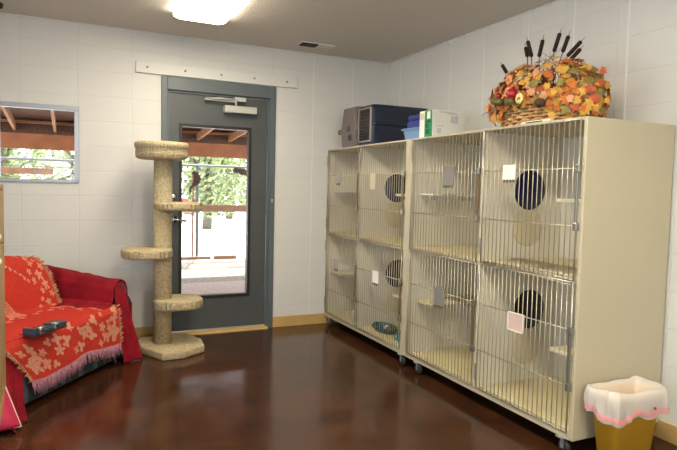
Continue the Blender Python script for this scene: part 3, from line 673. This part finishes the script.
# ------------------------------------------------------------------ couch
PR = V((-2.575, -.634, 0)); UU = V((.588, .809, 0)); BB = V((-.809, .588, 0))
def W(a, d_, z): p = PR+UU*a+BB*d_; return V((p.x, p.y, z))
def lbox(mb, a0, a1, d0, d1, z0, z1, bev=.01, seg=3):
    tmp = bmesh.new(); bmesh.ops.create_cube(tmp, size=1); bmesh.ops.scale(tmp, vec=(a1-a0, d1-d0, z1-z0), verts=tmp.verts)
    if bev: bmesh.ops.bevel(tmp, geom=tmp.edges, offset=bev, segments=seg, affect='EDGES', profile=.5)
    for v in tmp.verts: v.co = W(v.co.x+(a0+a1)/2, v.co.y+(d0+d1)/2, v.co.z+(z0+z1)/2)
    mb._merge(tmp, True); return mb
t = empty('couch', W(-.5, .4, 0), 'plaid couch in the corner covered with red blankets', 'couch')
obj('base', lbox(MB(), -1.13, .0, .0, .72, .03, .24, .02), M['plaid'], t)
obj('seat_cushion', lbox(MB(), -1.13, -.02, .0, .52, .242, .405, .04), M['plaid'], t)
b = MB()
def backf(a, f): return (.50+.10*f, .30+.44*f)
bb_ = bmesh.new(); bmesh.ops.create_cube(bb_, size=1); bmesh.ops.scale(bb_, vec=(1.0, .17, .50), verts=bb_.verts); bmesh.ops.bevel(bb_, geom=bb_.edges, offset=.07, segments=4, affect='EDGES', profile=.5)
for v in bb_.verts: v.co = W(v.co.x-.63, .62+v.co.y+(v.co.z+.25)*.25, .24+v.co.z+.25)
b._merge(bb_, True); obj('backrest', b, M['plaid'], t)
b = MB(); lbox(b, .0, .155, .01, .72, .03, .47, .02)
b.tube([W(.015, .0, .515), W(.015, .02, .515), W(.015, .50, .555), W(.015, .66, .585)], [.070, .072, .076, .072], 24); obj('arm', b, M['plaid'], t)
for a, d_ in ((-1.08, .06), (.1, .06), (-1.08, .66), (.1, .66)): obj('foot', MB().cyl(W(a, d_, 0.001), W(a, d_, .032), .025), M['dwood'], t)

# dark red blanket over arm and back corner
b = MB()
prof = [(-.30, .412), (-.20, .416), (-.13, .425), (-.085, .448), (-.078, .49), (-.070, .545), (-.035, .590), (.015, .602), (.065, .585), (.098, .535), (.108, .47), (.160, .40), (.162, .25), (.166, .10), (.168, .02)]
def ease(pf, u):
    x = u*(len(pf)-1); i = min(int(x), len(pf)-2); f = x-i; return pf[i][0]+(pf[i+1][0]-pf[i][0])*f, pf[i][1]+(pf[i+1][1]-pf[i][1])*f
def cov(u, v):
    a, z = ease(prof, u); d_ = .004+v*.635
    up_ = max(0, min(1, (z-.40)/.2)); z += up_*(.085*v+.010*noise.noise(V((v*9, u*5, 1.)))) ; a += .012*noise.noise(V((v*7, u*8, 4.)))*(.4+up_)
    if u < .3: z += .004; 
    if u > .72: a += .015*math.sin(v*26+u*3)
    return W(a, d_, z+.004)
b.grid(cov, 70, 40)
# front drop trailing to the floor
def drop(u, v):
    th = PI*(1.05-.72*u); at, zt_ = .015+.081*math.cos(th), .512+.083*math.sin(th)
    w = v*v*(3-2*v); a = at*(1-w)+(-.06+u*.165)*w; z = zt_*(1-v)+.008*v; fl = v**1.6
    d_ = .003-.012*min(1, v*5)-.014*(1+math.sin(u*15+v*2))*w-.105*fl*(.35+.65*u)
    return W(a+.02*fl*u, d_, z)
b.grid(drop, 40, 36)
o = obj('red_blanket', b, M['red'], None, W(0, .3, .4), thick=.007, off=1.); tag(o, 'dark red blanket draped over the rolled couch arm onto the floor', 'blanket')
# blanket hanging at the couch's near end
b = MB()
def drop2(u, v):
    z = .428*(1-v)+.008; a = -1.25+u*(.27-.09*v)+.01*math.sin(v*5); d_ = -.010-.012*(1+math.sin(u*15+1))*v-.15*v**2*(1-.45*u)
    return W(a, d_, z)
b.grid(drop2, 34, 30)
b.grid(lambda u, v: W(-1.25+u*.40, -.01+.53*v, .422+.008*math.sin(u*9+v*7)), 20, 16)
b.grid(lambda u, v: W(-1.245-.02*v+.006*math.sin(u*20), -.01+.54*u, .43*(1-v)+.006), 20, 16)
o = obj('red_blanket', b, M['red'], None, W(-1.0, .1, .4), thick=.005, off=1.); tag(o, 'dark red cloth hanging to the floor at the near end of couch', 'blanket')
# red cover on the backrest corner
b = MB()
def bcov(u, v):
    a = -1.05+u*1.03
    pf = [(.46, .43), (.485, .50), (.52, .62), (.555, .72), (.60, .765), (.68, .775), (.74, .74), (.76, .62), (.77, .45)]
    d_, z = ease(pf, v); k = max(0, (a+.22)/.20); z2 = z-max(0, min(1, k))*max(0, z-.55)*.42
    return W(a, d_-.006+.006*noise.noise(V((a*9, v*7, 2.))), z2+.006+.008*noise.noise(V((a*6, v*5, 8.))))
b.grid(bcov, 50, 36)
o = obj('back_cover', b, M['red'], None, W(-.4, .6, .6), thick=.005, off=1.); tag(o, 'dark red cover over the couch backrest behind the throws', 'cover')

# patterned throws
def star(x, y, cx, cyy, r, rot, lob=5):
    dx, dy = x-cx, y-cyy; q_ = math.hypot(dx, dy)
    if q_ > r: return False
    th = math.atan2(dy, dx)-rot; return q_ < r*(.42+.58*abs(math.cos(lob*th/2))**1.4)
# seat throw: s across (0 near end .. 1 arm end), v from back edge over the seat and down the front
random.seed(11)
SW = .92
mot = []
for i in range(14):
    x = .06+i*.062; mot += [(x, .09+.05*math.sin(i*1.7), random.uniform(.026, .048), random.uniform(0, 3))]
for i in range(13):
    x = .05+i*.068; mot += [(x, .18+.03*math.sin(i*2.3), random.uniform(.022, .040), random.uniform(0, 3))]
for i in range(9): mot += [(SW-.06-.03*math.sin(i*2), .14+i*.055, random.uniform(.022, .036), random.uniform(0, 3))]
for i in range(8): mot += [(SW-.14-.035*math.cos(i*2), .24+i*.05, random.uniform(.014, .026), random.uniform(0, 3))]
for x, y, r in ((.08, .085, .062), (.86, .085, .058), (.17, .07, .042), (.78, .08, .045)): mot.append((x, y, r, .4))
for i in range(16): mot += [(.08+i*.052, .60+.02*math.sin(i*3), .024, i*.7)]
LEN = .66    # cloth length from front hem to back edge
def seatpos(x, y):
    """x along the seat, y cloth length from the front hem upwards"""
    hang = .235+.018*math.sin(x*9); al = -.965-.19*min(1, max(0, y/hang)**1.2); a = al+x/SW*(-.065-al)
    r = .03
    if y < hang-r: z = .415-(hang-y); d_ = -.030-.010*math.sin(x*21)*(hang-y)/hang-.012*(hang-y)/hang
    else:
        s_ = y-(hang-r); L_ = r*PI/2
        if s_ < L_: th = s_/r; z = .415-r+r*math.sin(th)+.003; d_ = -.030+r*(1-math.cos(th))
        else: z = .418; d_ = r-.030+(s_-L_)
    z += .010*noise.noise(V((x*5, y*6, 3.)))*(1 if y > hang else .2)+(.016 if y > hang else 0)*1
    return W(a, d_, z)
def seatm(u, v):
    x, y = u*SW, v*LEN
    for k_, m_ in enumerate(mot):
        if star(x, y, *m_, (5, 3, 4, 3)[k_ % 4]): return 1
    return 0
t = empty('throw_blanket', W(-.5, .2, .42), 'bright red woven throw with pale leaf pattern on the couch seat', 'throw blanket', 'patterned red throws on the couch')
obj('woven_panel', MB().grid(lambda u, v: seatpos(u*SW, v*LEN), 150, 110, seatm), [M['thr'], M['thc']], t)
def fringe(path, drop_, m, par, n, w=.005, jit=.012):
    b = MB(); random.seed(n)
    for i in range(n):
        p, q_ = path(i/(n-1)), drop_(i/(n-1)); q_ = q_+V((random.uniform(-jit, jit), random.uniform(-jit, jit), random.uniform(-.008, .008)))
        b.tube([p, (p+q_)/2+V((random.uniform(-.004, .004),)*3), q_], [w*.6, w, w*.7], 4)
    return obj('fringe', b, m, par)
fringe(lambda f: seatpos(f*SW, .002), lambda f: seatpos(f*SW, .002)+V((.012, -.010, -.072)), M['frp'], t, 150, .0042, .008)
fringe(lambda f: seatpos(SW-.002, f*LEN), lambda f: seatpos(SW-.002, f*LEN)+UU*.022+V((0, 0, .004)), M['frt'], t, 90, .005)
fringe(lambda f: seatpos(f*SW, LEN-.002), lambda f: seatpos(f*SW, LEN-.002)+BB*.02+V((0, 0, .008)), M['frt'], t, 110, .005)
fringe(lambda f: seatpos(.002, f*LEN), lambda f: seatpos(.002, f*LEN)-UU*.02+V((0, 0, -.006)), M['frt'], t, 90, .005)
fringe(lambda f: seatpos(.83+.002*f, .002), lambda f: seatpos(.83, .002)+V((.02+.004*f, -.02, -.12)), M['frp'], t, 2, .0022, .002)
# back throw
BW, BL = .80, .50
mot2 = []
for i in range(9): mot2 += [(BW-.055-.03*math.sin(i*2.1), .05+i*.052, random.uniform(.020, .034), random.uniform(0, 3))]
for i in range(8): mot2 += [(BW-.13-.03*math.cos(i*1.7)-.012*i*0, .08+i*.05, random.uniform(.016, .026), random.uniform(0, 3))]
def backpos(x, y):
    a = -1.03+x; pf = [(.40, .425), (.43, .455), (.455, .54), (.495, .66), (.535, .755), (.585, .795), (.66, .80)]
    d_, z = ease(pf, min(1, y/BL)); k = max(0, (x-.62)/.18)
    a += .10*(1-y/BL)*max(0, (x-.3)/.5)
    return W(a, d_-.022+.010*noise.noise(V((x*6, y*6, 6.)))-.02*math.sin(PI*min(1, y/BL)), z+.004-.03*k*k*(y/BL))
def backm(u, v):
    x, y = u*BW, v*BL
    for m_ in mot2:
        if star(x, y, *m_): return 1
    # slanting row of small pale strokes like stitched script
    s_ = (x-.40)*.78+(.40-y)*.62; q_ = -(x-.40)*.62+(.40-y)*.78
    if -.02 < s_ < .28 and abs(q_-.0) < .013+.008*math.sin(s_*60) and (s_*100) % 3.2 < 2.1 and abs(q_-.004*math.sin(s_*140)) < .008: return 1
    # pale bell-like tassel shape near the seat
    if .34 < x < .52 and y < .20:
        c_ = .36+(.20-y)*.45; w_ = .020+(.20-y)*.20
        if abs(x-c_) < w_ and (x-c_)/w_*3 % 1 < .62: return 1
    return 0
t = empty('throw_blanket', W(-.6, .5, .6), 'bright red woven throw with pale script draped over couch back', 'throw blanket', 'patterned red throws on the couch')
obj('woven_panel', MB().grid(lambda u, v: backpos(u*BW, v*BL), 130, 90, backm), [M['thr'], M['thc']], t)
fringe(lambda f: backpos(BW-.002, f*BL), lambda f: backpos(BW-.002, f*BL)+UU*.028+V((0, 0, .006)), M['frt'], t, 90, .005)
# case lying on the throw
cz_ = .4415
t = empty('gadget_case', V((-3.04, -1.36, cz_)), 'dark blue grey plastic case with shiny clips on red throw', 'case')
ca_, sa_ = .62, .785
def G(a, d_, z): return V((-3.04+ca_*a-sa_*d_, -1.37+sa_*a+ca_*d_, cz_+z))
def gbox(mb, a0, a1, d0, d1, z0, z1, bev):
    tmp = bmesh.new(); bmesh.ops.create_cube(tmp, size=1); bmesh.ops.scale(tmp, vec=(a1-a0, d1-d0, z1-z0), verts=tmp.verts); bmesh.ops.bevel(tmp, geom=tmp.edges, offset=bev, segments=3, affect='EDGES', profile=.5)
    for v in tmp.verts: v.co = G(v.co.x+(a0+a1)/2, v.co.y+(d0+d1)/2, v.co.z+(z0+z1)/2)
    mb._merge(tmp, True); return mb
b = MB(); gbox(b, -.13, .13, -.045, .045, .0, .030, .008); gbox(b, -.13, -.10, -.045, .045, .024, .046, .006); gbox(b, .03, .13, -.045, .045, .024, .040, .006); obj('case_body', b, M['case'], t)
obj('lid', gbox(MB(), -.095, .025, -.035, .04, .028, .034, .003), M['rubber'], t)
for a in (-.085, .035): obj('clip', gbox(MB(), a-.014, a+.014, -.054, -.020, .010, .052, .004), M['chrome'], t)
# pillow on floor
b = MB()
def pil(u, v):
    x, y = (u-.5)*2, (v-.5)*2; th = .10*(max(0, 1-x**4)*max(0, 1-y**4))**.5
    return x, y, th
for sgn in (1, -1):
    b.grid(lambda u, v: (lambda q_: V((-3.335+.15*q_[0]*.95-.05*q_[1], -1.70-.02*q_[0]+sgn*q_[2]*.9+.05*q_[1]+.03, .14+.125*q_[1]+.02*q_[0])))(pil(u, v)), 20, 20)
t = obj('floor_pillow', b, M['pink'], None, (-3.33, -1.69, 0)); tag(t, 'magenta pillow with pale piping on floor at couch end', 'pillow')
b = MB(); cr = [(-1, -1), (1, -1), (1, 1), (-1, 1), (-1, -1)]
b.tube([V((-3.335+.15*x*.95-.05*y, -1.70-.02*x+.05*y+.03, .14+.125*y+.02*x)) for x, y in cr], .005, 6); obj('piping', b, M['piping'], t)

# tan wooden cabinet at the picture's edge
t = empty('wooden_cabinet', (-3.42, -2.55, 0), 'tan wooden cabinet with pale knobs beside the couch end', 'cabinet')
kx = -3.166
b = MB(); b.box(kx-.55, kx, -2.62, -2.598, .42, 1.30, .002); b.box(kx-.55, kx, -2.262, -2.24, .42, 1.30, .002); b.box(kx-.55, kx, -2.598, -2.262, 1.28, 1.30); b.box(kx-.55, kx, -2.598, -2.262, .42, .44); b.box(kx-.55, kx-.53, -2.598, -2.262, .44, 1.28)
obj('cabinet_body', b, M['wood'], t)
for z0, z1, zk in ((.45, 1.048, 1.005), (1.056, 1.275, 1.10)):
    dr = obj('cabinet_door', MB().box(kx-.018, kx-.001, -2.594, -2.266, z0, z1, .003), M['wood'], t)
    obj('knob', MB().ball((kx+.008, -2.56, zk), .013, seg=10, rings=7), M['kn'], dr)
for x in (kx-.52, kx-.04):
    for y in (-2.60, -2.26): obj('leg', MB().tube([(x+.02, y, .42), (x-.03, y, .001)], [.02, .014], 8), M['wood'], t)

# ------------------------------------------------------------------ outside
struct('ground', MB().box(-30, 40, T, 60, -.25, -.06), M['pale'], None, 'pale sunlit ground beyond the fence', 'ground')
struct('mulch_bed', MB().box(-8, 8, 3.0, 5.75, -.06, -.045), M['mulch'], None, 'pale sunlit mulch strip before the fence', 'ground')['kind'] = 'structure'
struct('porch_slab', MB().box(-8, 8, T, 3.0, -.06, -.04), M['slab'], None, 'pinkish gravel floor under the porch', 'ground')['kind'] = 'structure'
t = empty('porch_roof', (-2, 5.0, 1.83), 'brown timber porch roof with orange stained beam outside', 'porch roof')
obj('fascia_beam', MB().box(-8, 8, 4.98, 5.03, 1.825, 2.065, .005), M['beam'], t)
obj('top_plate', MB().box(-8, 8, 4.93, 5.03, 2.215, 2.255), M['rafter'], t)
b = MB(); b.poly([(-8, .2, 2.62), (8, .2, 2.62), (8, 5.35, 2.28), (-8, 5.35, 2.28)]); obj('roof_deck', b, M['deck'], t, thick=.02, off=1.); obj('frieze_board', MB().box(-8, 8, 5.0, 5.02, 2.06, 2.30), M['deck'], t)
for i in range(22):
    x = -6.4+i*.55; b = MB(); b.prism([(.25, 2.47), (4.95, 2.10), (4.95, 2.21), (.25, 2.60)], (x-.02, x+.02), 'x'); obj('rafter', b, M['rafter'], t)
b = MB(); 
for s in (1, -1):
    for i in range(120):
        x = -7+i*.12; b.box(x, x+.006, 4.955, 4.96, 2.07, 2.215, rot=Matrix.Rotation(s*.7, 4, 'Y'))
obj('lattice', b, M['deck'], t)
for x in (-6.5, 3.6): obj('porch_post', MB().box(x-.06, x+.06, 4.9, 4.98, -.06, 1.83), M['beam'], t)
# chain-link fence
FY = 5.82
t = empty('chain_link_fence', (0, FY, -.06), 'chain link fence with brown rail beyond the glass door', 'fence')
b = MB(); g = .085; h0, h1 = .0, 1.60; X0, X1 = -6, 4.5; n = int((X1-X0)/g)
def wire(xa, s):
    p0 = V((xa, FY, h0)); p1 = V((xa+s*(h1-h0), FY, h1)); d_ = V((0, .0018, 0)); e_ = V((.0026, 0, 0))
    vs = [b.bm.verts.new(q) for q in (p0-e_-d_, p0+e_-d_, p0+d_, p1-e_-d_, p1+e_-d_, p1+d_)]
    for i in range(3): b.bm.faces.new([vs[i], vs[(i+1) % 3], vs[3+(i+1) % 3], vs[3+i]])
for i in range(-int(1.7/g), n+int(1.7/g)): wire(X0+i*g, 1); wire(X0+i*g, -1)
o = obj('wire_mesh', b, M['galv'], t)
obj('top_rail', MB().cyl((X0-2, FY, 1.70), (X1+2, FY, 1.70), .022), M['galv'], t)
obj('tension_wire', MB().cyl((X0-2, FY, 1.58), (X1+2, FY, 1.58), .008, seg=6), M['galv'], t)
for x in (-5.6, -.72, 1.6, 4.0): obj('fence_post', MB().cyl((x, FY+.03, -.06), (x, FY+.03, 1.73), .030), M['galv'], t)
obj('fence_post', MB().cyl((-.80, FY+.03, -.06), (-.80, FY+.03, 1.58), .018), M['timber'], t)
obj('wood_rail', MB().box(-2.6, 4.5, FY+.04, FY+.08, .83, .965, .004), M['timber'], t)
o = obj('wooden_plank', MB().box(-6, -3.15, FY-.06, FY-.015, 1.45, 1.555, .004), M['timber'], None, (-4, FY, 1.5)); tag(o, 'brown plank fixed along the fence outside the small window', 'plank')
o = obj('border_timber', MB().box(-3.6, -.50, 5.66, 5.76, -.045, .0, .01), M['timber'], None, (-2, 5.7, 0)); tag(o, 'brown landscape timber at the foot of the fence, longer one', 'timber')
o = obj('border_timber', MB().box(-.44, -.02, 5.60, 5.70, -.045, .015, .01), M['timber'], None, (-.2, 5.7, 0)); tag(o, 'short brown landscape timber at the foot of the fence', 'timber')
for (cx_, z0, z1, lab, sd) in ((-.80, 1.24, 1.58, 'dark dried leaf sprig hanging on the fence near the post', 4), (.10, 1.52, 1.66, 'dark dried vine sprig hooked over the fence top wire', 8)):
    random.seed(sd); b = MB()
    for i in range(14):
        f = i/13; c = V((cx_+(.07*math.sin(f*5) if sd == 4 else -.12+.34*f), FY-.06+random.uniform(-.02, .02), lerp(z1, z0, f if sd == 4 else f*f)-.02)); leaf(b, c, V((random.uniform(-.6, .6), -1, random.uniform(-.6, .6))), random.uniform(.09, .15) if i < 9 else .06, random.uniform(0, 6))
    b.tube([(cx_-.12 if sd == 8 else cx_, FY-.05, z1), (cx_, FY-.05, (z0+z1)/2), (cx_+.2 if sd == 8 else cx_, FY-.05, z0)], .008, 5)
    o = obj('dried_vine', b, M['dry'], None, (cx_, FY-.05, z0), recalc=False); tag(o, lab, 'dried vine')
# trees
def tree(x, y, h, r, seed, m, label, nl=2600, low=.25):
    t = empty('tree', (x, y, -.06), label, 'tree', 'trees beyond the fence')
    random.seed(seed); b = MB(); b.tube([(x, y, -.06), (x+.1, y, h*.35), (x-.05, y+.1, h*.8)], [.16, .12, .04], 10)
    for k in range(7):
        a = random.uniform(0, 6.28); z = h*random.uniform(.3, .65); b.tube([(x, y, z), (x+math.cos(a)*r*.4, y+math.sin(a)*r*.4, z+h*.12), (x+math.cos(a)*r*.8, y+math.sin(a)*r*.8, z+h*.16)], [.06, .04, .012], 6)
    obj('trunk', b, M['bark'], t)
    b = MB()
    for i in range(nl):
        d_ = V((random.gauss(0, 1), random.gauss(0, 1), random.gauss(0, 1))).normalized()*random.random()**.45
        k = .75+.5*noise.noise(d_*2.2+V((seed, 0, 0)))
        if noise.noise(d_*3.5+V((0, seed, 0))) < -.12: continue
        c = V((x+d_.x*r*k, y+d_.y*r*k, h*(low+1)/2+d_.z*h*(1-low)/2*k)); s = random.uniform(.06, .14)
        if c.z < .35: continue
        q_ = V((random.uniform(-1, 1), random.uniform(-1, 1), random.uniform(-1, 1))).normalized(); a_ = q_.orthogonal().normalized(); e_ = q_.cross(a_)
        b.poly([c-a_*s, c-e_*s*.5, c+a_*s, c+e_*s*.5])
    obj('crown', b, m, t, recalc=False)
tree(-4.6, 13.5, 4.4, 1.7, 1, M['fol'], 'bushy green tree seen through the small window, farther one', 5200, low=-.25)
tree(-2.6, 10.2, 3.4, 1.3, 2, M['folb'], 'pale green bushy tree seen through the small window, nearer one', 4200, low=-.20)
tree(1.15, 13.6, 4.6, 1.5, 3, M['fol'], 'tall green tree seen through the door beside the red car', 5200, low=-.16)
tree(2.6, 10.0, 3.6, 1.30, 4, M['folb'], 'pale green tree at the hinge side of the door glass', 4200, low=-.12)
tree(3.4, 19.5, 6.0, 2.3, 5, M['fol'], 'tall dark green tree farthest behind the fence', 6000, low=-.25)
tree(-5.8, 9.8, 4.5, 1.4, 6, M['fol'], 'bushy green tree at the latch side of the small window', 4200, low=-.2)
# car and shed
t = empty('car', (-.75, 17.5, -.06), 'red parked car far beyond the fence', 'car')
cx_, cy_ = -.75, 17.5
pr = [(-2.1, .25), (2.1, .25), (2.15, .65), (1.9, .85), (1.1, .95), (.5, 1.42), (-.9, 1.45), (-1.6, .98), (-2.1, .90)]
obj('car_body', MB().prism([(cx_+a, z) for a, z in pr], (cy_-.85, cy_+.85), 'y', .05), M['car'], t)
obj('car_window', MB().prism([(cx_+a, z) for a, z in ((.95, .97), (.45, 1.36), (-.85, 1.38), (-1.35, .99))], (cy_-.87, cy_-.84), 'y'), M['carg'], t)
for a in (-1.35, 1.35):
    for s in (-.78, .78): obj('wheel', MB().cyl((cx_+a, cy_+s-.1, .27), (cx_+a, cy_+s+.1, .27), .32, seg=18), M['rubber'], t)
t = empty('shed', (8, 24, -.06), 'pale blue grey shed far beyond the fence', 'shed')
obj('shed_wall', MB().box(6.3, 10.0, 24, 27, -.06, 2.0), M['shed'], t)
obj('shed_roof', MB().prism([(23.7, 1.98), (27.3, 1.98), (25.5, 2.9)], (6.1, 10.2), 'x'), M['galv'], t)

# ------------------------------------------------------------------ light
wd = bpy.data.worlds.new('sky'); S.world = wd; wd.use_nodes = True
wd.node_tree.nodes['Background'].inputs[0].default_value = (.78, .88, 1., 1); wd.node_tree.nodes['Background'].inputs[1].default_value = 5.5
sun = bpy.data.lights.new('sun', 'SUN'); so = bpy.data.objects.new('sun', sun); C.objects.link(so); sun.energy = 9; sun.angle = .01; sun.color = (1., .95, .86)
so.rotation_euler = V((-.22, -.64, -.77)).to_track_quat('-Z', 'Y').to_euler(); so.location = (4, 12, 12)
for (loc, rot, sx_, sy_) in (((XL-.06, -3.05, 1.45), (0, -PI/2, 0), 1.0, 2.3), ((XL-.06, -5.85, 1.45), (0, -PI/2, 0), 1.0, 2.3), ((-2.6, YR-.1, 1.45), (PI/2, 0, 0), 2.0, 1.0), ((-1.72, .1, 1.08), (-PI/2, 0, 0), .65, 1.55), ((-3.13, .1, 1.62), (-PI/2, 0, 0), .6, .6)):
    l = bpy.data.lights.new('sky_portal', 'AREA'); l.shape = 'RECTANGLE'; l.size = sx_; l.size_y = sy_; l.cycles.is_portal = True
    o = bpy.data.objects.new('sky_portal', l); C.objects.link(o); o.location = loc; o.rotation_euler = rot

S.view_settings.view_transform = 'Standard'; S.view_settings.look = 'None'; S.view_settings.gamma = 1.; S.view_settings.exposure = .48
S.view_settings.use_curve_mapping = False
S.cycles.use_denoising = True
S.cycles.max_bounces = 8; S.cycles.diffuse_bounces = 5; S.cycles.transparent_max_bounces = 12; S.cycles.sample_clamp_indirect = 6
